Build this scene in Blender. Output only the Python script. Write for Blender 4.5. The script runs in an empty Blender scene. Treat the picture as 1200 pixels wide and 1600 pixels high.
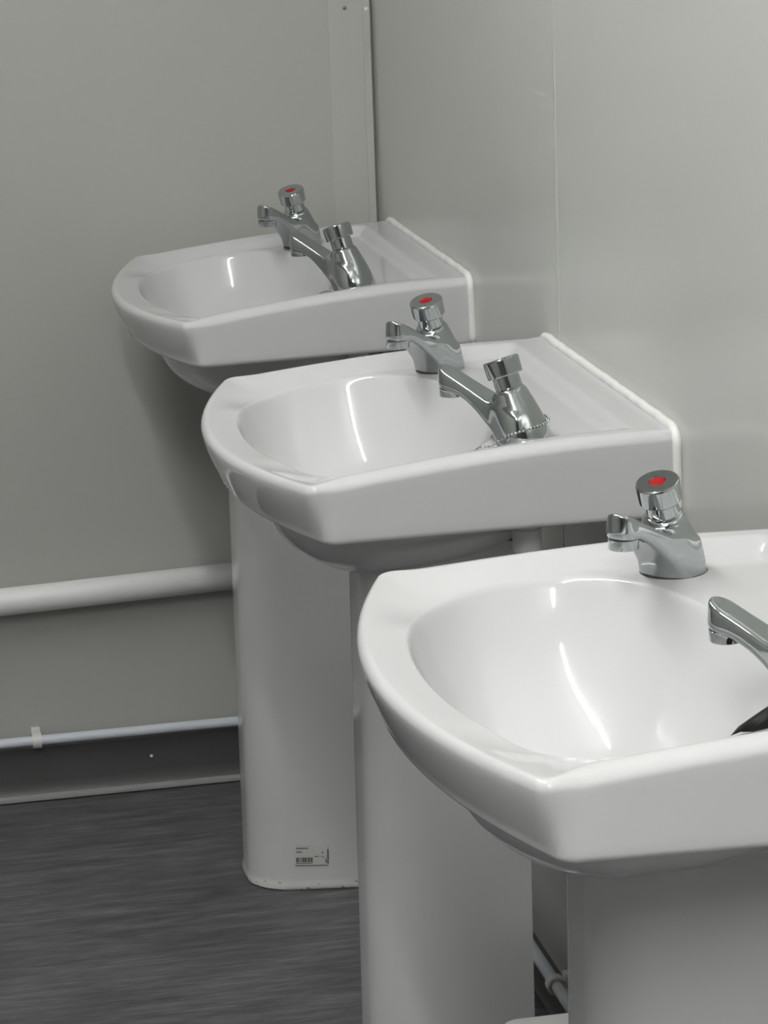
import bpy, bmesh, math, random
import numpy as np
from mathutils import Vector, Matrix

# ------------------------------------------------------------------ camera
scene = bpy.context.scene
C = scene.collection
CAM = np.array([-0.78349, -3.97025, 1.42656])
YAW, PITCH, ROLL, FPX = 0.19293, -0.25229, -0.03524, 4500.0
fw = np.array([math.sin(YAW)*math.cos(PITCH), math.cos(YAW)*math.cos(PITCH), math.sin(PITCH)])
rt = np.array([math.cos(YAW), -math.sin(YAW), 0.0]); up = np.cross(rt, fw)
rt2 = rt*math.cos(ROLL) + up*math.sin(ROLL); up2 = up*math.cos(ROLL) - rt*math.sin(ROLL)
cd = bpy.data.cameras.new('camera'); cam = bpy.data.objects.new('camera', cd); C.objects.link(cam)
cd.sensor_fit = 'VERTICAL'; cd.sensor_height = 36.0; cd.lens = FPX*36.0/1600.0; cd.clip_start = 0.05
cam.matrix_world = Matrix([[rt2[0], up2[0], -fw[0], CAM[0]], [rt2[1], up2[1], -fw[1], CAM[1]],
                           [rt2[2], up2[2], -fw[2], CAM[2]], [0, 0, 0, 1]])
scene.camera = cam

# ------------------------------------------------------------------ light and exposure
w = bpy.data.worlds.new('world'); scene.world = w; w.use_nodes = True
w.node_tree.nodes['Background'].inputs[0].default_value = (0.9, 0.95, 1.0, 1)
w.node_tree.nodes['Background'].inputs[1].default_value = 0.0
scene.view_settings.view_transform = 'Standard'; scene.view_settings.look = 'None'
scene.view_settings.gamma = 1.0; scene.view_settings.use_curve_mapping = False
scene.view_settings.exposure = 0.03
ROOM_X, ROOM_Y, ROOM_Z = -3.4, -8.0, 2.35
# ceiling battens (x, y, tube output); the tubes run along Y
BATTENS = [(-0.86, -1.55, 100.0), (-0.86, -3.80, 220.0)]
BATTEN_LEN, TUBE_R = 1.8, 0.014

# ------------------------------------------------------------------ helpers
def tag(o, label=None, cat=None, group=None, kind=None):
    if label: o['label'] = label
    if cat: o['category'] = cat
    if group: o['group'] = group
    if kind: o['kind'] = kind
    return o

def link(name, me, mat=None, parent=None, smooth=True):
    o = bpy.data.objects.new(name, me); C.objects.link(o)
    if mat: 
        if not me.materials: me.materials.append(mat)
    if smooth:
        me.polygons.foreach_set('use_smooth', [True]*len(me.polygons))
    if parent: o.parent = parent
    return o

def empty(name, loc=(0, 0, 0), rot=(0, 0, 0)):
    o = bpy.data.objects.new(name, None); C.objects.link(o)
    o.location = loc; o.rotation_euler = rot; o.empty_display_size = 0.05
    return o

def mesh(name, v, f):
    me = bpy.data.meshes.new(name); me.from_pydata([tuple(map(float, a)) for a in v], [], [tuple(map(int, a)) for a in f]); me.update()
    return me

def fix_normals(me):
    bm = bmesh.new(); bm.from_mesh(me); bmesh.ops.recalc_face_normals(bm, faces=bm.faces); bm.to_mesh(me); bm.free()

def box_mesh(name, lo, hi, bevel=0.0, seg=2):
    bm = bmesh.new(); bmesh.ops.create_cube(bm, size=1.0)
    for v in bm.verts:
        v.co = Vector([(lo[i]+hi[i])/2 + v.co[i]*(hi[i]-lo[i]) for i in range(3)])
    if bevel > 0:
        bmesh.ops.bevel(bm, geom=bm.edges[:], offset=bevel, segments=seg, affect='EDGES', profile=0.5)
    me = bpy.data.meshes.new(name); bm.to_mesh(me); bm.free(); return me

def sharp_by_angle(o, deg=35):
    me = o.data
    bm = bmesh.new(); bm.from_mesh(me)
    for e in bm.edges:
        if len(e.link_faces) == 2 and e.calc_face_angle(0) > math.radians(deg): e.smooth = False
    bm.to_mesh(me); bm.free()

def box(name, lo, hi, mat, parent=None, bevel=0.0):
    o = link(name, box_mesh(name, lo, hi, bevel), mat, parent, smooth=bevel > .0015)
    if bevel > .0015: sharp_by_angle(o, 20)
    return o

def lathe_mesh(name, prof, n=48):
    """prof: list of (r, z); r==0 closes."""
    v, f = [], []; rings = []
    for r, z in prof:
        if r < 1e-7:
            rings.append([len(v)]); v.append((0, 0, z))
        else:
            rings.append(list(range(len(v), len(v)+n)))
            for k in range(n):
                a = 2*math.pi*k/n; v.append((r*math.cos(a), r*math.sin(a), z))
    for A, B in zip(rings[:-1], rings[1:]):
        for k in range(n):
            k2 = (k+1) % n
            if len(A) == 1 and len(B) == 1: continue
            if len(A) == 1: f.append((A[0], B[k2], B[k]))
            elif len(B) == 1: f.append((A[k], A[k2], B[0]))
            else: f.append((A[k], A[k2], B[k2], B[k]))
    me = mesh(name, v, f); fix_normals(me); return me

def tube_mesh(name, pts, r, n=20, cap=True):
    pts = [np.array(q, float) for q in pts]; v, f = [], []
    ref = None
    for i, q in enumerate(pts):
        t = pts[min(i+1, len(pts)-1)] - pts[max(i-1, 0)]; t = t/np.linalg.norm(t)
        if ref is None:
            a = np.array([0, 0, 1.0]) if abs(t[2]) < .9 else np.array([1.0, 0, 0])
            ref = np.cross(a, t)
        ref = ref - t*(ref@t); ref /= np.linalg.norm(ref); b = np.cross(t, ref)
        rr = r[i] if hasattr(r, '__len__') else r
        for k in range(n):
            a = 2*math.pi*k/n; v.append(q + rr*(math.cos(a)*ref + math.sin(a)*b))
    for i in range(len(pts)-1):
        for k in range(n):
            k2 = (k+1) % n; f.append((i*n+k, i*n+k2, (i+1)*n+k2, (i+1)*n+k))
    if cap:
        f.append(tuple(range(n))[::-1]); f.append(tuple(range((len(pts)-1)*n, len(pts)*n)))
    me = mesh(name, v, f); fix_normals(me); return me

def sstep(a, b, x):
    t = np.clip((x-a)/(b-a), 0, 1); return t*t*(3-2*t)

# ------------------------------------------------------------------ materials
def new_mat(name):
    m = bpy.data.materials.new(name); m.use_nodes = True
    return m, m.node_tree, m.node_tree.nodes['Principled BSDF']

def N(nt, kind, **kw):
    n = nt.nodes.new(kind)
    for k, v in kw.items():
        if k in n.inputs: n.inputs[k].default_value = v
        else: setattr(n, k, v)
    return n

def simple(name, col, rough=0.5, metal=0.0, coat=0.0, spec=0.5, bump=0.0, bscale=200.0, var=0.0):
    m, nt, b = new_mat(name)
    b.inputs['Base Color'].default_value = (*col, 1); b.inputs['Roughness'].default_value = rough
    b.inputs['Metallic'].default_value = metal; b.inputs['Coat Weight'].default_value = coat
    b.inputs['Coat Roughness'].default_value = 0.04; b.inputs['Specular IOR Level'].default_value = spec
    tc = N(nt, 'ShaderNodeTexCoord')
    if var > 0:
        no = N(nt, 'ShaderNodeTexNoise', Scale=3.0, Detail=4.0); nt.links.new(tc.outputs['Object'], no.inputs['Vector'])
        rp = N(nt, 'ShaderNodeValToRGB'); rp.color_ramp.elements[0].position = .3; rp.color_ramp.elements[1].position = .7
        rp.color_ramp.elements[0].color = (*[c*(1-var) for c in col], 1); rp.color_ramp.elements[1].color = (*col, 1)
        nt.links.new(no.outputs['Fac'], rp.inputs['Fac']); nt.links.new(rp.outputs['Color'], b.inputs['Base Color'])
    if bump > 0:
        no = N(nt, 'ShaderNodeTexNoise', Scale=bscale, Detail=2.0); nt.links.new(tc.outputs['Object'], no.inputs['Vector'])
        bp = N(nt, 'ShaderNodeBump', Strength=bump, Distance=0.001); nt.links.new(no.outputs['Fac'], bp.inputs['Height'])
        nt.links.new(bp.outputs['Normal'], b.inputs['Normal'])
    return m

M_CHINA = simple('vitreous_china', (0.572,0.574,0.584), rough=0.07, spec=0.55, bump=0.02, bscale=14)
M_CHROME = simple('chrome', (0.455, 0.48, 0.485), rough=0.05, metal=1.0)
M_RED = simple('red_plastic', (0.30, 0.002, 0.004), rough=0.4, spec=0.25)
M_DARK = simple('dark_mesh', (0.05, 0.05, 0.05), rough=0.5)
M_RUBBER = simple('black_rubber', (0.004, 0.004, 0.004), rough=0.5, spec=0.2)
M_SILI = simple('white_silicone', (0.84, 0.84, 0.83), rough=0.25)
M_PIPE = simple("white_pipe", (0.86, 0.87, 0.87), rough=0.35)
M_PIPE2 = simple('white_paint_pipe', (0.66, 0.70, 0.76), rough=0.3)
M_PLAST = simple('white_plastic', (0.76, 0.76, 0.75), rough=0.3)
M_SKIRT = simple('grey_skirting', (0.075, 0.076, 0.077), rough=0.38, var=0.12)
M_EDGE = simple('grey_edge_trim', (0.30, 0.30, 0.30), rough=0.35)
M_SCREW = simple('zinc_screw', (0.35, 0.36, 0.36), rough=0.35, metal=1.0)
M_CEIL = simple('ceiling_white', (0.72, 0.72, 0.70), rough=0.6)

def wall_mat(name, col, rough, spec=0.5, scratch=False):
    m, nt, b = new_mat(name)
    tc = N(nt, 'ShaderNodeTexCoord')
    no = N(nt, 'ShaderNodeTexNoise', Scale=1.3, Detail=3.0); nt.links.new(tc.outputs['Object'], no.inputs['Vector'])
    rp = N(nt, 'ShaderNodeValToRGB'); rp.color_ramp.elements[0].position = .35; rp.color_ramp.elements[1].position = .65
    rp.color_ramp.elements[0].color = (*[c*.965 for c in col], 1); rp.color_ramp.elements[1].color = (*col, 1)
    nt.links.new(no.outputs['Fac'], rp.inputs['Fac'])
    b.inputs['Roughness'].default_value = rough; b.inputs['Specular IOR Level'].default_value = spec
    n2 = N(nt, 'ShaderNodeTexNoise', Scale=2.2, Detail=1.0); nt.links.new(tc.outputs['Object'], n2.inputs['Vector'])
    bp = N(nt, 'ShaderNodeBump', Strength=0.05, Distance=0.02); nt.links.new(n2.outputs['Fac'], bp.inputs['Height'])
    nt.links.new(bp.outputs['Normal'], b.inputs['Normal'])
    last = rp.outputs['Color']
    if scratch:   # a short dark scuff on the panel
        sx = N(nt, 'ShaderNodeSeparateXYZ'); nt.links.new(tc.outputs['Object'], sx.inputs[0])
        def cmpn(out, v, eps):
            c = N(nt, 'ShaderNodeMath', operation='COMPARE'); nt.links.new(out, c.inputs[0]); c.inputs[1].default_value = v; c.inputs[2].default_value = eps; return c.outputs[0]
        a = cmpn(sx.outputs['X'], -0.545, 0.026); z = cmpn(sx.outputs['Z'], 0.592, 0.0007)
        mu = N(nt, 'ShaderNodeMath', operation='MULTIPLY'); nt.links.new(a, mu.inputs[0]); nt.links.new(z, mu.inputs[1])
        mx = N(nt, 'ShaderNodeMixRGB'); nt.links.new(mu.outputs[0], mx.inputs['Fac']); nt.links.new(last, mx.inputs['Color1'])
        mx.inputs['Color2'].default_value = (.42, .43, .41, 1); last = mx.outputs['Color']
    nt.links.new(last, b.inputs['Base Color'])
    return m

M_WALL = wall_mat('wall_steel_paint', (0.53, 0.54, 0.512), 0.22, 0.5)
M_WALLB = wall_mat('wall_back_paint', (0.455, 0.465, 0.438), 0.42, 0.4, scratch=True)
M_TRIM = wall_mat('wall_trim_paint', (0.49, 0.50, 0.476), 0.35, 0.5)

def floor_mat():
    m, nt, b = new_mat('vinyl_floor')
    tc = N(nt, 'ShaderNodeTexCoord')
    def streak(sx, sy, detail):
        mp = N(nt, 'ShaderNodeMapping'); mp.inputs['Scale'].default_value = (sx, sy, 1)
        nt.links.new(tc.outputs['Object'], mp.inputs['Vector'])
        no = N(nt, 'ShaderNodeTexNoise', Scale=1.0, Detail=detail, Roughness=0.65); nt.links.new(mp.outputs[0], no.inputs['Vector']); return no.outputs['Fac']
    a = streak(7, 55, 5); c = streak(22, 190, 3); d = streak(2.0, 5.0, 2)
    m1 = N(nt, 'ShaderNodeMath', operation='MULTIPLY_ADD'); nt.links.new(a, m1.inputs[0]); m1.inputs[1].default_value = .5
    m0 = N(nt, 'ShaderNodeMath', operation='MULTIPLY'); nt.links.new(c, m0.inputs[0]); m0.inputs[1].default_value = .3
    nt.links.new(m0.outputs[0], m1.inputs[2])
    m2 = N(nt, 'ShaderNodeMath', operation='MULTIPLY_ADD'); nt.links.new(d, m2.inputs[0]); m2.inputs[1].default_value = .2; nt.links.new(m1.outputs[0], m2.inputs[2])
    rp = N(nt, 'ShaderNodeValToRGB'); e = rp.color_ramp.elements
    e[0].position = .38; e[0].color = (.045, .045, .048, 1); e[1].position = .63; e[1].color = (.170, .170, .176, 1)
    k = rp.color_ramp.elements.new(.5); k.color = (.088, .089, .094, 1)
    nt.links.new(m2.outputs[0], rp.inputs['Fac']); nt.links.new(rp.outputs['Color'], b.inputs['Base Color'])
    b.inputs['Roughness'].default_value = .48; b.inputs['Specular IOR Level'].default_value = .4
    bp = N(nt, 'ShaderNodeBump', Strength=.15, Distance=.0006); nt.links.new(a, bp.inputs['Height']); nt.links.new(bp.outputs['Normal'], b.inputs['Normal'])
    return m
M_FLOOR = floor_mat()

def ped_mat():     # china with a few rust spots at the foot
    m, nt, b = new_mat('pedestal_china')
    tc = N(nt, 'ShaderNodeTexCoord')
    no = N(nt, 'ShaderNodeTexNoise', Scale=170.0, Detail=2.0); nt.links.new(tc.outputs['Object'], no.inputs['Vector'])
    th = N(nt, 'ShaderNodeMath', operation='GREATER_THAN'); nt.links.new(no.outputs['Fac'], th.inputs[0]); th.inputs[1].default_value = .655
    sx = N(nt, 'ShaderNodeSeparateXYZ'); nt.links.new(tc.outputs['Object'], sx.inputs[0])
    lt = N(nt, 'ShaderNodeMath', operation='LESS_THAN'); nt.links.new(sx.outputs['Z'], lt.inputs[0]); lt.inputs[1].default_value = .011
    mu = N(nt, 'ShaderNodeMath', operation='MULTIPLY'); nt.links.new(th.outputs[0], mu.inputs[0]); nt.links.new(lt.outputs[0], mu.inputs[1])
    mx = N(nt, 'ShaderNodeMixRGB'); nt.links.new(mu.outputs[0], mx.inputs['Fac'])
    mx.inputs['Color1'].default_value = (.572,.574,.584,1); mx.inputs['Color2'].default_value = (.34, .20, .11, 1)
    nt.links.new(mx.outputs['Color'], b.inputs['Base Color']); b.inputs['Roughness'].default_value = .12; b.inputs['Specular IOR Level'].default_value = .55
    return m
M_PED = ped_mat()

def tube_mat(power):
    m, nt, b = new_mat('lit_tube'); b.inputs['Base Color'].default_value = (.9, .9, .9, 1)
    b.inputs['Emission Color'].default_value = (1.0, 0.992, 0.972, 1); b.inputs['Emission Strength'].default_value = power
    return m

# ------------------------------------------------------------------ room
def struct(o): o['kind'] = 'structure'; return o
X0, Y0, T = ROOM_X, ROOM_Y, 0.08
struct(box('floor', (X0-T, Y0-T, -0.05), (T, T, 0), M_FLOOR))
struct(box('ceiling', (X0-T, Y0-T, ROOM_Z), (T, T, ROOM_Z+0.05), M_CEIL))
struct(box('wall_left', (X0-T, Y0, 0), (X0, 0, ROOM_Z), M_WALLB))
struct(box('wall_front', (X0-T, Y0-T, 0), (T, Y0, ROOM_Z), M_WALLB))
SEAM = -0.988
# wall_right: backing plus the painted panels with a raised joint between them
wr = struct(box('wall_right', (0.006, Y0, 0), (T, 0, ROOM_Z), M_WALL))
ys = [0.0, SEAM, SEAM-1.2, SEAM-2.4, SEAM-3.6, Y0]
for a, b in zip(ys[:-1], ys[1:]):
    box('panel', (0.0, b+.0008, 0.0), (0.006, a-.0008, ROOM_Z), M_WALL, wr, bevel=0.0006)
for a in ys[1:-1]:
    box('joint_strip', (-0.0009, a-.0030, 0.0), (0.005, a+.0030, ROOM_Z), M_TRIM, wr, bevel=0.0006)
wb = struct(box('wall_back', (X0-T, 0.006, 0), (T, T, ROOM_Z), M_WALLB))
xs = [-0.0032, -1.06, X0]
for a, b in zip(xs[:-1], xs[1:]):
    box('panel', (b+.0006, 0.0, 0.0), (a-.0006, 0.006, ROOM_Z), M_WALLB, wb, bevel=0.0006)
# corner cover strip on the back wall
ct = struct(box('trim_1', (-0.063, -0.0016, 0.085), (-0.0038, 0.0, ROOM_Z), M_TRIM, bevel=0.0005))
box('lip', (-0.0145, -0.004, 0.085), (-0.0038, -0.0016, ROOM_Z), M_TRIM, ct, bevel=0.0004)
def screw_head(name, loc, axis, r, mat, parent):
    o = link(name, lathe_mesh(name, [(0, .0016), (r*.5, .0015), (r*.85, .0009), (r, 0), (r*.9, -.0006), (0, -.0006)], 16), mat, parent)
    o.location = loc
    o.rotation_euler = {'-y': (math.pi/2, 0, 0), '-x': (0, -math.pi/2, 0)}[axis]
    return o
for z in (0.95-.38, 1.1085, 1.70, 2.2):
    screw_head('screw', (-0.0388, -0.0016, z), '-y', .0030, M_SCREW, ct)
    screw_head('screw', (-0.0085, -0.004, z-.003), '-y', .0030, M_PIPE, ct)

# skirtings: coved grey vinyl with a pale edge strip along the floor
def skirting(name, along):
    ht = 0.080 if along == 'x' else 0.057
    prof = [(0.0, ht), (-0.004, ht), (-0.0060, ht-.0015), (-0.0066, ht-.005), (-0.0066, 0.030), (-0.0080, 0.018), (-0.0125, 0.0085), (-0.014, 0.006), (0.0, 0.006)]
    edge = [(-0.008, 0.0105), (-0.0135, 0.0098), (-0.0175, 0.0078), (-0.0185, 0.005), (-0.0180, 0.0022), (-0.008, 0.0022)]
    def sweep(nm, pr, mat, parent):
        v = []; n = len(pr)
        for s in (0, 1):
            for d, z in pr:
                if along == 'x': v.append(((X0 if s == 0 else -0.0004), d, z))
                else: v.append((d, (Y0 if s == 0 else -0.020), z))
        f = [(k, (k+1) % n, n+(k+1) % n, n+k) for k in range(n)] + [tuple(range(n)), tuple(range(n, 2*n))]
        me = mesh(nm, v, f); fix_normals(me); o = link(nm, me, mat, parent); sharp_by_angle(o, 40); return o
    b = struct(sweep(name, prof, M_SKIRT, None))
    if along == 'x': sweep('edge_strip', edge, M_EDGE, b)
    return b
bb = skirting('baseboard_back', 'x'); skirting('baseboard_right', 'y')
screw_head('screw', (-0.366, -0.0066, 0.0492), '-y', .0026, M_PIPE, bb)
screw_head('screw', (-0.97, -0.0066, 0.0492), '-y', .0026, M_PIPE, bb)

# ------------------------------------------------------------------ ceiling battens (the room's lamps)
for i, (lx, ly, power) in enumerate(BATTENS):
    M_TUBE = tube_mat(power); tubes = (0.0,)
    t = tag(empty('ceiling_light', (lx, ly, ROOM_Z)), ['white single tube batten light on the ceiling nearest the back wall', 'white single tube batten light on the ceiling nearer the viewer'][min(i, 1)], 'light', 'ceiling batten lights')
    hw = .030+max(tubes)
    box('housing', (-hw, -BATTEN_LEN/2, -.040), (hw, BATTEN_LEN/2, 0), M_PLAST, t, bevel=.004)
    L = BATTEN_LEN/2-.03
    for tx in tubes:
        o = link('tube', tube_mesh('tube', [(tx, -L, -.066), (tx, -L/2, -.066), (tx, 0, -.066), (tx, L/2, -.066), (tx, L, -.066)], TUBE_R, 20), M_TUBE, t); sharp_by_angle(o, 50)
        for sg in (-1, 1):
            box('lamp_holder', (tx-.017, sg*(L+.012)-.012, -.086), (tx+.017, sg*(L+.012)+.012, -.039), M_PLAST, t, bevel=.003)

# ------------------------------------------------------------------ basins
W2, D, H, BOW = 0.25, 0.3574, 0.8129, 0.058
FW = 0.2636
BASINS = {'near': dict(yc=-2.0277, t=-0.0256, dz=-0.0031), 'mid': dict(yc=-1.1790, t=0.0048, dz=0.0), 'far': dict(yc=-0.3302, t=0.0229, dz=0.0080)}
CX = -0.262

def round_poly(P, R, n=10):
    out = []; m = len(P)
    for i in range(m):
        p0, p1, p2 = np.array(P[i-1]), np.array(P[i]), np.array(P[(i+1) % m]); r = R[i]
        if r <= 0: out.append(tuple(p1)); continue
        a = (p0-p1)/np.linalg.norm(p0-p1); b = (p2-p1)/np.linalg.norm(p2-p1)
        ang = math.acos(np.clip(a@b, -1, 1)); d = r/math.tan(ang/2)
        A = p1+a*d; B = p1+b*d; c = p1 + (a+b)/np.linalg.norm(a+b)*r/math.sin(ang/2)
        t0 = math.atan2(*(A-c)[::-1]); t1 = math.atan2(*(B-c)[::-1]); dt = (t1-t0+math.pi) % (2*math.pi)-math.pi
        out += [(c[0]+r*math.cos(t0+dt*k/n), c[1]+r*math.sin(t0+dt*k/n)) for k in range(n+1)]
    return out

def outer_poly(inset=0.0, fc=0.013, rc=0.004):
    d = D-inset; w2 = W2+inset*.05; fwid = FW+inset*.10; bow = BOW
    front = [(-d-bow*(1-(y/fwid)**2), y) for y in np.linspace(fwid, -fwid, 61)][1:-1]
    P = [(0, w2), (-d, fwid)] + front + [(-d, -fwid), (0, -w2)]
    R = [rc, fc] + [0]*len(front) + [fc, rc]
    return np.array(round_poly(P, R))

def polar(P):
    Q = []
    for a, b in zip(P, np.roll(P, -1, axis=0)):        # densify: straight runs stay straight in polar form
        n = max(1, int(np.hypot(*(b-a))/.002)); Q += [a+(b-a)*i/n for i in range(n)]
    P = np.array(Q)
    a = np.arctan2(P[:, 1], P[:, 0]-CX) % (2*math.pi); r = np.hypot(P[:, 0]-CX, P[:, 1])
    o = np.argsort(a); a, r = a[o], r[o]
    return lambda th: 1.0/np.interp(th, np.concatenate([a-2*math.pi, a, a+2*math.pi]), np.tile(1.0/r, 3))

half = [(-.378, 0), (-.374, .065), (-.362, .12), (-.341, .168), (-.308, .201), (-.265, .213), (-.222, .206), (-.188, .184), (-.162, .150), (-.146, .10), (-.139, .05), (-.137, 0)]
ctrl = np.array(half + [(x, -y) for x, y in half[-2:0:-1]])
def closed_spline(Pc, sub=12):
    out = []; m = len(Pc)
    for i in range(m):
        p0, p1, p2, p3 = Pc[i-1], Pc[i], Pc[(i+1) % m], Pc[(i+2) % m]
        for k in range(sub):
            t = k/sub
            out.append(.5*((2*p1)+(-p0+p2)*t+(2*p0-5*p1+4*p2-p3)*t*t+(-p0+3*p1-3*p2+p3)*t**3))
    return np.array(out)
r_in = polar(closed_spline(ctrl)); r_out = polar(outer_poly(0.0)); r_bot = polar(outer_poly(0.0145))

# angles: even, with extra samples at the outer corners
th = list(np.linspace(0, 2*math.pi, 288, endpoint=False))
for (x, y) in [(-D, FW), (-D, -FW), (0, W2), (0, -W2)]:
    a0 = math.atan2(y, x-CX) % (2*math.pi); th += list(a0+np.linspace(-.075, .075, 41))
th = np.array(sorted(set(np.round(np.array(th) % (2*math.pi), 4)))); NT = len(th)
RO, RI, RB = r_out(th), r_in(th), r_bot(th); cs, sn = np.cos(th), np.sin(th)

DROP = 0.0204; RECESS = 0.0125; DEPTH = 0.125
def rim_z(x):       # crest of the rim, highest at the back and sinking to the front
    u = np.clip((-x-.08)/.277, 0, None)
    return .001-.0215*np.where(u < 1, np.minimum(u, 1)**1.6, 1+.9*(u-1))
def side_w(xo, yo): # 1 along the two sides, 0 along front and back
    return sstep(-.356, -.325, xo)*sstep(-.001, -.012, xo)*sstep(.20, .23, np.abs(yo))
def edge_h(a):      # width of the rolled outer edge at ray angle a
    ro = r_out(a); return .0075+.0105*side_w(CX+ro*np.cos(a), ro*np.sin(a))
BOWL_N = 2.8
def top_z(x, y):
    """Height of the basin's upper surface: rim falling inwards, recessed tap ledge, bowl."""
    x, y = np.asarray(x, float), np.asarray(y, float)
    a = np.arctan2(y, x-CX) % (2*math.pi); r = np.hypot(x-CX, y)
    ro, ri = r_out(a)-edge_h(a), r_in(a); rho = r/ri
    m = sstep(-.040, -.056, x)*sstep(.226, .203, np.abs(y))*sstep(-.235, -.175, x)
    t = np.clip((ro-r)/(ro-ri*1.02), 0, 1)
    fall = .005+.0075*sstep(.11, .19, np.abs(y))
    z = rim_z(x) - RECESS*m - fall*(1-m)*sstep(-.05, -.20, x)*t**1.2
    q = 1-rho**BOWL_N; k = .055
    g = np.where(q < -k, 0, np.where(q > k, q, (q+k)**2/(4*k)))
    return z - (DEPTH - RECESS*m*.6)*g

def basin_mesh():
    V = []; F = []; rings = []
    def ring(r, zf):
        x = CX+r*cs; y = r*sn; z = zf(x, y, r)
        rings.append(len(V)); V.extend(zip(x, y, np.broadcast_to(z, x.shape)))
    EH = edge_h(th); xo, yo = CX+RO*cs, RO*sn; EV = .0075+.0030*side_w(xo, yo)
    # bowl, from the waste outwards
    for rho in np.concatenate([np.linspace(.17, .80, 26), np.linspace(.82, 1.03, 24)]):
        ring(RI*rho, lambda x, y, r: top_z(x, y))
    # rim and rear ledge
    start = RI*1.03; end = RO-EH
    for t in np.linspace(0, 1, 42)[1:]:
        ring(start+(end-start)*t, lambda x, y, r: top_z(x, y))
    # rolled outer edge
    for a in np.linspace(0, math.pi/2, 9)[1:]:
        ring(end+EH*math.sin(a), lambda x, y, r: rim_z(x)-EV*(1-math.cos(a)))
    # apron
    zb = lambda x: -.0772-.0050*np.clip((D+x)/D, 0, 1)
    for t in np.linspace(0, 1, 9)[1:]:
        rr = RO+(RB-RO)*t**1.4
        ring(rr, lambda x, y, r: (rim_z(x)-EV)*(1-t)+(zb(x)+.006)*t)
    for a in np.linspace(0, math.pi/2, 6)[1:]:
        ring(RB-.006*(1-math.cos(a)), lambda x, y, r: zb(x)+.006*(1-math.sin(a)))
    # underside: thick lip, hollow, then the hull of the bowl down to the pedestal
    ring(RB-.016, lambda x, y, r: zb(x))
    ring(RB-.019, lambda x, y, r: zb(x)+.004)
    ring(RB-.021, lambda x, y, r: zb(x)+.030)
    hull = np.where(cs < 0, RI*.975, ((np.abs(cs)/.207)**2.4+(np.abs(sn)/(.213*.975))**2.4)**(-1/2.4)); hull = np.minimum(hull, RB-.03)
    ring(hull, lambda x, y, r: zb(x)+.024)
    base = np.where(cs < 0, np.minimum(hull*.386, .0868), 1/np.sqrt((cs/.165)**2+(sn/.0802)**2))
    for t in np.linspace(0, 1, 15)[1:]:
        k = (1-t**2.94); rr = base+(hull-base)*k
        ring(rr, lambda x, y, r: -.052-(.159-.052)*t)
    ring(base*.5, lambda x, y, r: -.160)
    for A, B in zip(rings[:-1], rings[1:]):
        for i in range(NT):
            j = (i+1) % NT; F.append((A+i, A+j, B+j, B+i))
    F.append(tuple(range(rings[-1], rings[-1]+NT)))
    me = mesh('bowl', V, F); return me

ME_BASIN = basin_mesh(); fix_normals(ME_BASIN)
r0 = float(np.mean(RI*.17)); zd = -DEPTH*(1-.17**3)
def ell_waste():
    v, f = [], []; prof = [(1.03, .0008), (1.0, .0030), (.93, .0036), (.86, .0024), (.80, -.006), (.78, -.02)]
    n = 48; ang = np.linspace(0, 2*math.pi, n, endpoint=False); ri = r_in(ang)*.17
    for s, z in prof:
        for k in range(n): v.append((CX+ri[k]*s*math.cos(ang[k]), ri[k]*s*math.sin(ang[k]), zd+z))
    for i in range(len(prof)-1):
        for k in range(n): f.append((i*n+k, i*n+(k+1) % n, (i+1)*n+(k+1) % n, (i+1)*n+k))
    f.append(tuple(range((len(prof)-1)*n, len(prof)*n)))
    me = mesh('waste', v, f); fix_normals(me); return me
ME_WASTE = ell_waste()

def seal_mesh():
    # bead of silicone between wall and basin: up the near side, along the back edge, down the far side
    r = .0046; x = -.0028
    pts = []
    for s, zs in ((-1, np.linspace(-.080, -.012, 8)),):
        pts += [(x, s*(W2+.0016), z) for z in zs]
    for a in np.linspace(0, math.pi/2, 7): pts.append((x, -(W2+.0016)+.020*(1-math.cos(a)), -.012+.0150*math.sin(a)))
    ysb = np.linspace(-W2+.025, W2-.025, 40); rnd = random.Random(4)
    pts += [(x+rnd.uniform(-.0004, .0004), y, .0032+rnd.uniform(-.0004, .0005)) for y in ysb]
    for a in np.linspace(math.pi/2, 0, 7): pts.append((x, (W2+.0016)-.020*(1-math.cos(a)), -.012+.0150*math.sin(a)))
    pts += [(x, W2+.0016, z) for z in np.linspace(-.012, -.080, 8)[1:]]
    return tube_mesh('sealant', pts, r, 12)
ME_SEAL = seal_mesh()

def to_world(b, x, y, z):
    q = BASINS[b]; return Vector((x-.001, q['yc']+y, H+z+q['t']*x+q['dz']))

LBL_B = {'near': 'closest white ceramic wash basin, cut off by the frame edge, black plug inside',
         'mid': 'white ceramic wash basin in the middle, a bead chain hanging round its tap',
         'far': 'white ceramic wash basin farthest away, beside the back wall corner'}
for k, q in BASINS.items():
    e = tag(empty('wash_basin', (-.001, q['yc'], H+q['dz']), (0, -q['t'], 0)), LBL_B[k], 'wash basin', 'row of three wash basins')
    link('bowl', ME_BASIN, M_CHINA, e); link('waste', ME_WASTE, M_CHROME, e)
    s = link('sealant', ME_SEAL, M_SILI, e); s['label'] = 'white silicone bead along the wall'

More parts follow.
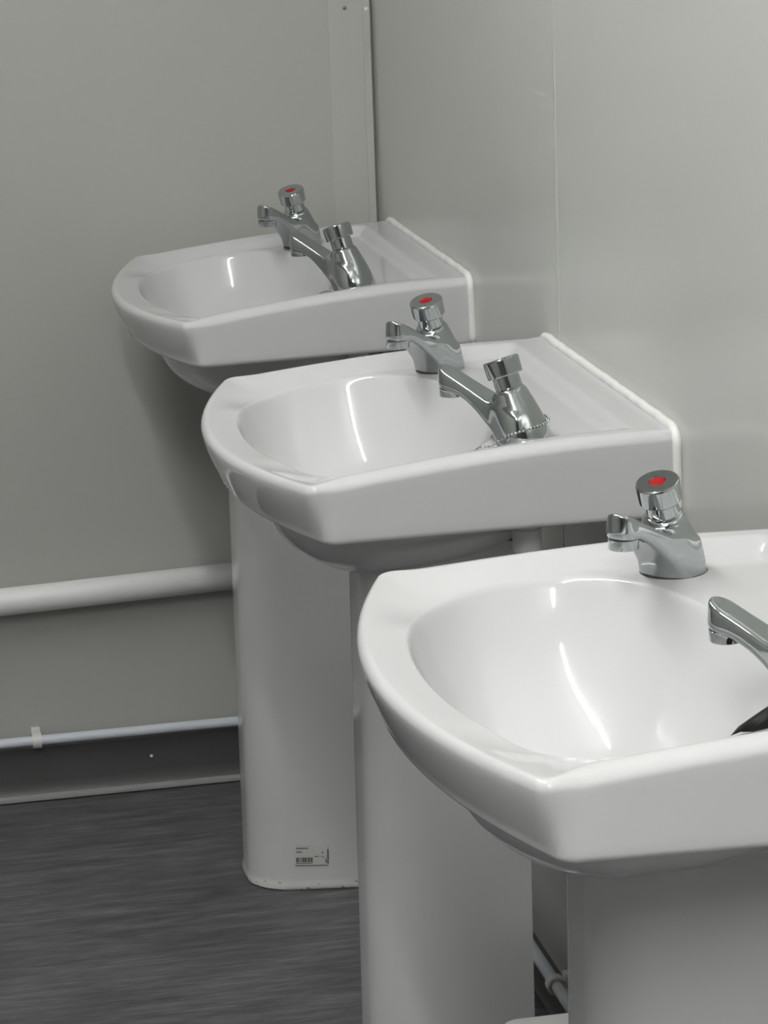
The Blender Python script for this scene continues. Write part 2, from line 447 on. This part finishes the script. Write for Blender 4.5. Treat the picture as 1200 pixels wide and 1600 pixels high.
# ------------------------------------------------------------------ pedestals
PSH = -.050      # the pedestals stand slightly off the basins' centre line
def ped_mesh():
    def curve(inset, xf):
        hf, hr, xr = .066-inset, .095-inset, -.128
        P = [(xr, hr), (xf+inset, hf), (xf+inset, -hf), (xr, -hr)]
        R = round_poly(P, [0, .056-inset*.5, .056-inset*.5, 0], 18)
        # subdivide the straight runs and bow the front slightly
        out = [R[0]]
        for i, (a, b) in enumerate(zip(R[:-1], R[1:])):
            n = 14 if i in (0, len(R)-2) else (6 if i == 19 else 1)
            out += [tuple(np.array(a)+(np.array(b)-np.array(a))*i/n) for i in range(1, n+1)]
        return np.array([(x-.004*max(0, 1-(y/hf)**2)*float(x < xf+inset+.02), y+PSH) for x, y in out])
    zs = [0.0, .002, .006, .010, .016, .10, .25, .40, .52, .60, .64, .652, .664, .675, .692]
    V, F = [], []; R = []
    def add(inset, xf, z):
        c = curve(inset, xf); R.append((len(V), len(c))); V.extend([(x, y, z) for x, y in c])
    for z in zs:
        foot = .0025*(1-float(sstep(.004, .014, z))); t = z/.66
        e = .003 if z == 0 else -.006*float(sstep(.645, .670, z))
        add(-foot+e*.6, -.284+.006*t, z)
    for z in zs[::-1]:
        add(.012, -.284+.006*(z/.66), z)
    m = R[0][1]
    for (A, na), (B, nb) in zip(R, R[1:]+R[:1]):
        for i in range(m-1): F.append((A+i, A+i+1, B+i+1, B+i))
    n = len(R)
    for i in range(len(zs)-1):   # rear edges
        for s in (0, m-1):
            F.append((R[i][0]+s, R[i+1][0]+s, R[n-2-i][0]+s, R[n-1-i][0]+s))
    me = mesh('pedestal', V, F); fix_normals(me); return me
ME_PED = ped_mesh()
LBL_P = {'near': 'white ceramic pedestal at the lower right edge under the closest basin',
         'mid': 'white ceramic pedestal under the middle basin, its foot below the frame',
         'far': 'white ceramic pedestal with a barcode sticker near its foot'}
PEDS = {}
for k, q in BASINS.items():
    o = tag(link('basin_pedestal', ME_PED, M_PED), LBL_P[k], 'pedestal', 'basin pedestals'); sharp_by_angle(o, 50)
    o.location = (0, q['yc'], 0); PEDS[k] = o

# barcode sticker on the far pedestal's side
def on_side(x): # outer side surface y (relative to basin centre) at depth x
    return PSH-(.066+(.095-.066)*(x+.288)/(.288-.128))
def flat_mat(name, col): return simple(name, col, rough=.45)
M_STK = flat_mat('sticker_paper', (.56, .56, .55)); M_INK = flat_mat('sticker_ink', (.03, .03, .035))
sx0, sx1, sz0, sz1 = -.2335, -.1895, .0345, .0630
ang = math.atan2(-(.095-.066), .288-.128)
stk = tag(box('barcode_sticker', (0, -.0002, 0), (sx1-sx0, .0002, sz1-sz0), M_STK, PEDS['far']), 'white sticker printed with a barcode')
stk.location = (sx0, on_side(sx0)-.0006, sz0); stk.rotation_euler = (0, math.radians(1.5), ang)
def ink(rects):
    bm = bmesh.new()
    for x0, z0, x1, z1 in rects:
        r = bmesh.ops.create_cube(bm, size=1.0)
        for v in r['verts']:
            v.co = Vector((x0+(v.co.x+.5)*(x1-x0), -.0003+v.co.y*.0002, z0+(v.co.z+.5)*(z1-z0)))
    me = bpy.data.meshes.new('print'); bm.to_mesh(me); bm.free(); return me
rnd = random.Random(7); W_, H_ = sx1-sx0, sz1-sz0
rects = []
x = .0022
while x < .0245:
    wv = rnd.choice([.0004, .0006, .0010, .0014]); rects.append((x, .0048, x+wv, .0112)); x += wv+rnd.choice([.0004, .0006, .0009])
for k in range(11):  rects.append((.0022+k*.0020, .0026, .0022+k*.0020+.0012, .0040))
for k in range(9):   rects.append((.0026+k*.0018, .0232, .0026+k*.0018+.0012, .0250))
for k in range(4):   rects.append((.0026+k*.0019, .0180, .0026+k*.0019+.0013, .0197))
rects += [(.0262, .0122, .0320, .0130), (.0345, .0122, .0366, .0130), (.0372, .0114, .0392, .0122), (.0358, .0172, .0376, .0192),
          (.0432, .0080, .0446, .0225), (.0405, .0040, .0412, .0105), (.0418, .0030, .0428, .0080), (.0436, .0024, .0446, .0070), (.0006, .0004, W_-.0006, .0008)]
link('print', ink(rects), M_INK, stk, smooth=False)

# ------------------------------------------------------------------ taps
TX, TY, TZ = 0.1335, 0.1841, 0.0132
def tap_body_mesh():
    """One casting: leaning conical body and rising spout, as a smooth implicit surface. s = towards the spout, t = sideways."""
    st = .00095
    gs = np.arange(-.036, .106, st); gt = np.arange(-.034, .0341, st); gz = np.arange(-.006, .078, st)
    zk = [0, .004, .012, .022, .032, .042, .050, .060]
    rk = [.0262, .0262, .0255, .0240, .0218, .0192, .0172, .0150]
    ck = [.000, .0004, .0018, .0042, .0078, .0118, .0150, .0190]
    def spl(z, K): 
        c = np.polyfit(zk, K, 4); return np.polyval(c, np.clip(z, -.006, .08))
    sk = [-.02, .010, .020, .030, .042, .056, .070, .082, .11]
    tk = [.026, .031, .0345, .0385, .0440, .0508, .0578, .0635, .077]
    bk = [-.004, -.002, .003, .0130, .0245, .0345, .0412, .0452, .0520]
    wk = [.021, .0205, .0190, .0170, .0150, .0138, .0132, .0130, .0130]
    ct_, cb_, cw_ = np.polyfit(sk, tk, 4), np.polyfit(sk, bk, 5), np.polyfit(sk, wk, 4)
    LEAN = math.radians(17)
    def smin(a, b, k): 
        h = np.clip(.5+.5*(b-a)/k, 0, 1); return b*(1-h)+a*h-k*h*(1-h)
    def smax(a, b, k): return -smin(-a, -b, k)
    def f(s, t, z):
        body = (np.sqrt((s-spl(z, ck))**2+t*t+1e-12)-spl(z, rk))*.93
        topd = (z-.0515)*math.cos(LEAN)+(s-.0155)*math.sin(LEAN)      # shoulder cut square to the leaning axis
        body = smax(body, topd, .0050)
        sc = np.clip(s, -.02, .100)
        zt = np.polyval(ct_, sc); zb = np.polyval(cb_, sc); wv = np.polyval(cw_, sc)
        tip = np.sqrt(np.clip(s-.081, 0, None)**2+t*t)-.0130       # round nose
        side = np.where(s > .081, tip, np.abs(t)-wv)
        taper = (z-(zt+zb)/2)*.06
        sp = smax(smax(side+taper, (z-zt)*.92, .0040), (zb-z)*.80, .0060)
        sp = smax(sp, -.004-s, .004)
        d = smin(body, sp, .0075)
        return smax(d, -z, .0012)
    S, Tt, Z = np.meshgrid(gs, gt, gz, indexing='ij')
    val = f(S, Tt, Z)
    # surface nets
    neg = val < 0
    nx, ny, nz = val.shape
    corners = [(i, j, k) for i in (0, 1) for j in (0, 1) for k in (0, 1)]
    sub = lambda A, c: A[c[0]:nx-1+c[0], c[1]:ny-1+c[1], c[2]:nz-1+c[2]]
    cnt = sum(sub(neg, c).astype(int) for c in corners); act = (cnt > 0) & (cnt < 8)
    acc = np.zeros(act.shape+(3,)); num = np.zeros(act.shape)
    for a in range(8):
        for b in range(a+1, 8):
            ca, cb = corners[a], corners[b]
            if sum(abs(ca[i]-cb[i]) for i in range(3)) != 1: continue
            va, vb = sub(val, ca), sub(val, cb); cr = (va < 0) != (vb < 0)
            t = np.where(cr, va/np.where(cr, va-vb, 1), 0)
            for i in range(3): acc[..., i] += np.where(cr, ca[i]+t*(cb[i]-ca[i]), 0)
            num += cr
    idx = -np.ones(act.shape, int); ii = np.argwhere(act); idx[act] = np.arange(len(ii))
    P = np.array([gs[0], gt[0], gz[0]])+st*(ii+acc[act]/num[act][:, None])
    for _ in range(3):     # pull vertices exactly on to the surface
        h = 2e-5; v0 = f(*P.T); g = np.stack([(f(*(P+np.eye(3)[i]*h).T)-f(*(P-np.eye(3)[i]*h).T))/(2*h) for i in range(3)], 1)
        P = P-(v0/np.maximum((g*g).sum(1), .05))[:, None]*g
    F = []
    for ax in range(3):
        o1, o2 = [(1, 2), (2, 0), (0, 1)][ax]
        sl0 = [slice(None)]*3; sl1 = [slice(None)]*3; sl0[ax] = slice(0, -1); sl1[ax] = slice(1, None)
        ch = neg[tuple(sl0)] != neg[tuple(sl1)]
        for e in np.argwhere(ch):
            if e[o1] == 0 or e[o2] == 0: continue
            q = []
            for d1, d2 in ((0, 0), (1, 0), (1, 1), (0, 1)):
                c = e.copy(); c[o1] -= d1; c[o2] -= d2
                if (c < 0).any() or c[0] >= act.shape[0] or c[1] >= act.shape[1] or c[2] >= act.shape[2]: q = None; break
                q.append(idx[tuple(c)])
            if q and min(q) >= 0: F.append(q)
    me = mesh('body', P, F); fix_normals(me); return me

ME_TAP = tap_body_mesh()
ME_NECK = lathe_mesh('neck', [(0, -.004), (.0142, -.004), (.0142, .0012), (.0132, .0018), (.0132, .0150), (0, .0150)], 48)
ME_BUTTON = lathe_mesh('button', [(0, .0135), (.0150, .0135), (.0168, .0137), (.0174, .0146), (.0178, .0250), (.0178, .0292), (.0172, .0303), (.0164, .0308), (.0070, .0308), (.0066, .0300), (0, .0300)], 64)
ME_DOT = lathe_mesh('hot_dot', [(0, .0298), (.0064, .0298), (.0064, .0303), (.0058, .0305), (0, .0305)], 32)
ME_AER = lathe_mesh('aerator', [(.0098, .0045), (.0098, .0010), (.0104, .0), (.0116, .0), (.0121, .0006), (.0121, .0080), (.0114, .0085), (0, .0085)], 40)
ME_GRID = lathe_mesh('outlet', [(0, .0030), (.0099, .0030), (.0099, .0040), (0, .0040)], 32)
ME_GASK = lathe_mesh('gasket', [(0, -.0012), (.0272, -.0012), (.0272, .0006), (.0262, .0010), (0, .0010)], 48)
ME_TAIL = lathe_mesh('tail', [(0, -.10), (.0095, -.10), (.0095, .0), (0, .0)], 24)
ME_NUT = lathe_mesh('back_nut', [(0, -.085), (.0142, -.085), (.0142, -.0640), (.0136, -.0630), (.0122, -.0627), (.0122, -.0615), (.0132, -.0612), (.0132, -.0520), (.0116, -.0517), (.0116, -.0500), (.0130, -.0497), (.0130, -.032), (.0150, -.031), (.0150, -.022), (0, -.022)], 24)
LBL_T = {('near', 1): 'chrome push tap with red dot on the closest basin, far side of its bowl',
         ('near', -1): 'chrome push tap cut off by the right frame edge on the closest basin',
         ('mid', 1): 'chrome push tap with visible red dot on the far side of the middle basin',
         ('mid', -1): 'chrome push tap with a bead chain round its base on the middle basin',
         ('far', 1): 'small chrome push tap with red dot, farthest tap by the back wall',
         ('far', -1): 'chrome push tap at the near corner of the farthest basin, red dot unseen'}
LEAN = math.radians(19)
for k in BASINS:
    for sd in (1, -1):
        base = to_world(k, -TX, sd*TY, -TZ)
        # spout direction: out from the wall and 45 degrees in towards the bowl
        rz = math.atan2(-sd*math.sin(math.radians(45)), -math.cos(math.radians(45)))
        t = tag(empty('pillar_tap', base, (0, 0, rz)), LBL_T[(k, sd)], 'tap', 'chrome push taps')
        link('body', ME_TAP, M_CHROME, t)
        g = link('gasket', ME_GASK, M_DARK, t); sharp_by_angle(g)
        bt = None
        for nm, me, mt in (('neck', ME_NECK, M_CHROME), ('button', ME_BUTTON, M_CHROME)):
            o = link(nm, me, mt, t); o.location = (.0155, 0, .0500); o.rotation_euler = (0, LEAN, 0); sharp_by_angle(o, 28)
            bt = o
        d = link('hot_dot', ME_DOT, M_RED, bt); d['label'] = 'round red hot water marker'
        a = link('aerator', ME_AER, M_CHROME, t); a.location = (.0815, 0, .0382); sharp_by_angle(a, 50)
        gr = link('outlet', ME_GRID, M_DARK, a)
        tl = link('tail', ME_TAIL, M_CHROME, t); nn = link('back_nut', ME_NUT, M_PLAST, t); nn.location = (0, 0, -.022); nn['label'] = 'white plastic back nut'; sharp_by_angle(nn, 40)

# ------------------------------------------------------------------ bead chains and the black plug
def bead_mesh(pts, r=.00145, gap=.0038):
    P = [np.array(q, float) for q in pts]; L = [0]
    for a, b in zip(P[:-1], P[1:]): L.append(L[-1]+np.linalg.norm(b-a))
    bm = bmesh.new()
    A = np.array(P); n = int(L[-1]/gap)
    for i in range(n+1):
        s = i*gap; q = [np.interp(s, L, A[:, c]) for c in range(3)]
        bmesh.ops.create_icosphere(bm, subdivisions=2, radius=r, matrix=Matrix.Translation(q))
    # thin link wire joining the beads
    me2 = tube_mesh('w', [tuple(q) for q in P], .00028, 6); bm.from_mesh(me2)
    me = bpy.data.meshes.new('chain'); bm.to_mesh(me); bm.free(); return me

def surf(x, y):   # basin top height at a local point
    return float(top_z(np.array([x]), np.array([y]))[0])

def smooth_path(pts, sub=10):
    P = [np.array(q, float) for q in pts]; out = []
    P = [2*P[0]-P[1]]+P+[2*P[-1]-P[-2]]
    for i in range(1, len(P)-2):
        p0, p1, p2, p3 = P[i-1:i+3]
        for k in range(sub):
            t = k/sub; out.append(.5*((2*p1)+(-p0+p2)*t+(2*p0-5*p1+4*p2-p3)*t*t+(-p0+3*p1-3*p2+p3)*t**3))
    out.append(P[-2]); return out

def tap_local(k, sd, s, t, z):
    rz = math.atan2(-sd*math.sin(math.radians(45)), -math.cos(math.radians(45)))
    b = to_world(k, -TX, sd*TY, -TZ)
    return np.array([b.x+s*math.cos(rz)-t*math.sin(rz), b.y+s*math.sin(rz)+t*math.cos(rz), b.z+z])

def chain_for(k, loop, bowl, label):
    pts = [tap_local(k, -1, *q) for q in loop]
    for x, y, dz in bowl:
        pts.append(np.array(to_world(k, x, y, surf(x, y)+dz)))
    o = link('plug_chain', bead_mesh(smooth_path(pts)), M_CHROME)
    return tag(o, label, 'chain', 'basin plug chains')
def around(a0, a1, z0, z1, n=12, r=.0288, c=.0025):
    out = []
    for i in range(n):
        u = i/(n-1); a = math.radians(a0+(a1-a0)*u); out.append((c+r*math.cos(a), r*math.sin(a), z0+(z1-z0)*u))
    return out
chain_for('mid', around(240, 150, .0225, .0195, 8, .0262, .0036)+around(138, 92, .0185, .0115, 5, .0268, .0040), [(-.170, -.196, .0035), (-.182, -.190, .0015), (-.196, -.176, .0015), (-.208, -.135, .0015), (-.225, -.09, .0015), (-.25, -.05, .0015)],
          'steel bead chain wrapped round the near tap of the middle basin')
chain_for('far', around(150, 60, .002, .002), [(-.178, -.170, .002), (-.192, -.155, .0015), (-.21, -.12, .0015), (-.235, -.07, .0015)],
          'steel bead chain barely showing beside the farthest basin\'s near tap')
# plug of the near basin lies on the bowl's slope just under its near tap
px, py = -.1845, -.189
pn = Vector((-.46, .42, .78)).normalized()
pc = to_world('near', px, py, -.0205)
plug = tag(empty('sink_plug', pc), 'black rubber plug lying in the closest basin at the right frame edge', 'plug')
plug.rotation_euler = Vector((0, 0, 1)).rotation_difference(pn).to_euler()
o = link('stopper', lathe_mesh('stopper', [(0, .011), (.014, .011), (.0215, .009), (.0235, .006), (.0235, .003), (.0215, .0), (.0185, -.012), (0, -.012)], 40), M_RUBBER, plug); sharp_by_angle(o, 50)

# ------------------------------------------------------------------ pipes
# big waste pipe on the back wall
wp = tag(empty('waste_pipe', (0, 0, 0)), 'thick white horizontal waste pipe on the back wall', 'pipe')
link('pipe', tube_mesh('pipe', [(x, -.029, .3225+.0275*x) for x in np.linspace(X0+.005, -.17, 12)], .0197, 32), M_PIPE, wp)
for cx in (-0.90, -1.7):
    o = link('pipe_clip', tube_mesh('clip', [(cx-.009, -.029, .3225+.0275*cx-.0003), (cx+.009, -.029, .3225+.0275*cx+.0003)], .0225, 32), M_PLAST, wp); sharp_by_angle(o)
# small water pipe on both walls
wt = tag(empty('water_pipe', (0, 0, 0)), 'thin white pipe clipped low along both walls above the skirting', 'pipe')
zc, off, rb = .0945, .021, .03; zr, offr = .087, .031
path = [(X0+.005, -off, zc)] + [(x, -off, zc) for x in np.linspace(-2.0, -off-rb, 10)]
path += [(-off-rb+rb*math.sin(a), -off-rb+rb*math.cos(a), zc) for a in np.linspace(0, math.pi/2, 8)[1:]]
path += [(-off-(offr-off)*min(1, k/4), y, zc+(zr-zc)*min(1, k/4)) for k, y in enumerate([-.08, -.12, -.2, -.3, -.4, -.6, -.9, -1.2, -1.6, -2.2, -3.0, -4.0, -5.5, Y0+.02])]
link('pipe', tube_mesh('pipe', path, .0072, 20), M_PIPE2, wt)
def clip(name, loc, rz, ext=0.0):
    # saddle clip: ring round the pipe and a foot back to the wall (local +y is the wall)
    bm = bmesh.new()
    pts = [(0, .0105*math.cos(a), .0105*math.sin(a)) for a in np.linspace(.9, 2*math.pi-.9, 20)]
    v = []; 
    for x in (-.0065, .0065):
        for rr in (.0079, .0112):
            v.append([bm.verts.new((x, rr*math.cos(a), rr*math.sin(a))) for a in np.linspace(.5, 2*math.pi-.5, 25)])
    def strip(A, B):
        for i in range(len(A)-1): bm.faces.new((A[i], A[i+1], B[i+1], B[i]))
    strip(v[0], v[1]); strip(v[1], v[3]); strip(v[3], v[2]); strip(v[2], v[0])
    for i in (0, -1): bm.faces.new((v[0][i], v[1][i], v[3][i], v[2][i]))
    for sz in (1, -1):
        r = bmesh.ops.create_cube(bm, size=1.0)
        for q in r['verts']: q.co = Vector((q.co.x*.013, .0155+ext/2+q.co.y*(.0105+ext), sz*.0062+q.co.z*.0085))
    r = bmesh.ops.create_cube(bm, size=1.0)
    for q in r['verts']: q.co = Vector((q.co.x*.012, .0150+ext/2+q.co.y*(.0110+ext), .009+q.co.z*.010))
    bmesh.ops.recalc_face_normals(bm, faces=bm.faces)
    me = bpy.data.meshes.new(name); bm.to_mesh(me); bm.free()
    o = link(name, me, M_PLAST, wt); o.location = loc; o.rotation_euler = (0, 0, rz); sharp_by_angle(o, 40)
for x in (-.531, -1.15, -1.75): clip('pipe_clip', (x, -off, zc), 0)
for y in (-1.035, -1.65, -2.3, -3.0): clip('pipe_clip', (-offr, y, zr), -math.pi/2, offr-off)

# ------------------------------------------------------------------ low white bin between the two pedestals
bn = tag(empty('waste_bin', (-.1260, -1.515, 0)), 'low white bin showing only its lid corner beside the closest pedestal', 'bin')
def rrect(hx, hy, r, n=8):
    return round_poly([(hx, hy), (-hx, hy), (-hx, -hy), (hx, -hy)], [r]*4, n)
def loft(name, secs, mat, parent):
    v, f = [], []; n = None
    for hx, hy, r, z in secs:
        P = rrect(hx, hy, r); n = len(P); v += [(x, y, z) for x, y in P]
    for i in range(len(secs)-1):
        for k in range(n): f.append((i*n+k, i*n+(k+1) % n, (i+1)*n+(k+1) % n, (i+1)*n+k))
    f.append(tuple(range(n))); f.append(tuple(range((len(secs)-1)*n, len(secs)*n)))
    me = mesh(name, v, f); fix_normals(me); o = link(name, me, mat, parent); sharp_by_angle(o, 45); return o
loft('body', [(.053, .080, .018, 0), (.055, .082, .02, .004), (.062, .090, .022, .205)], M_PLAST, bn)
loft('lid', [(.0648, .094, .022, .205), (.0655, .095, .022, .208), (.0655, .095, .022, .226), (.063, .092, .020, .2325), (.056, .085, .017, .2345)], M_PLAST, bn)
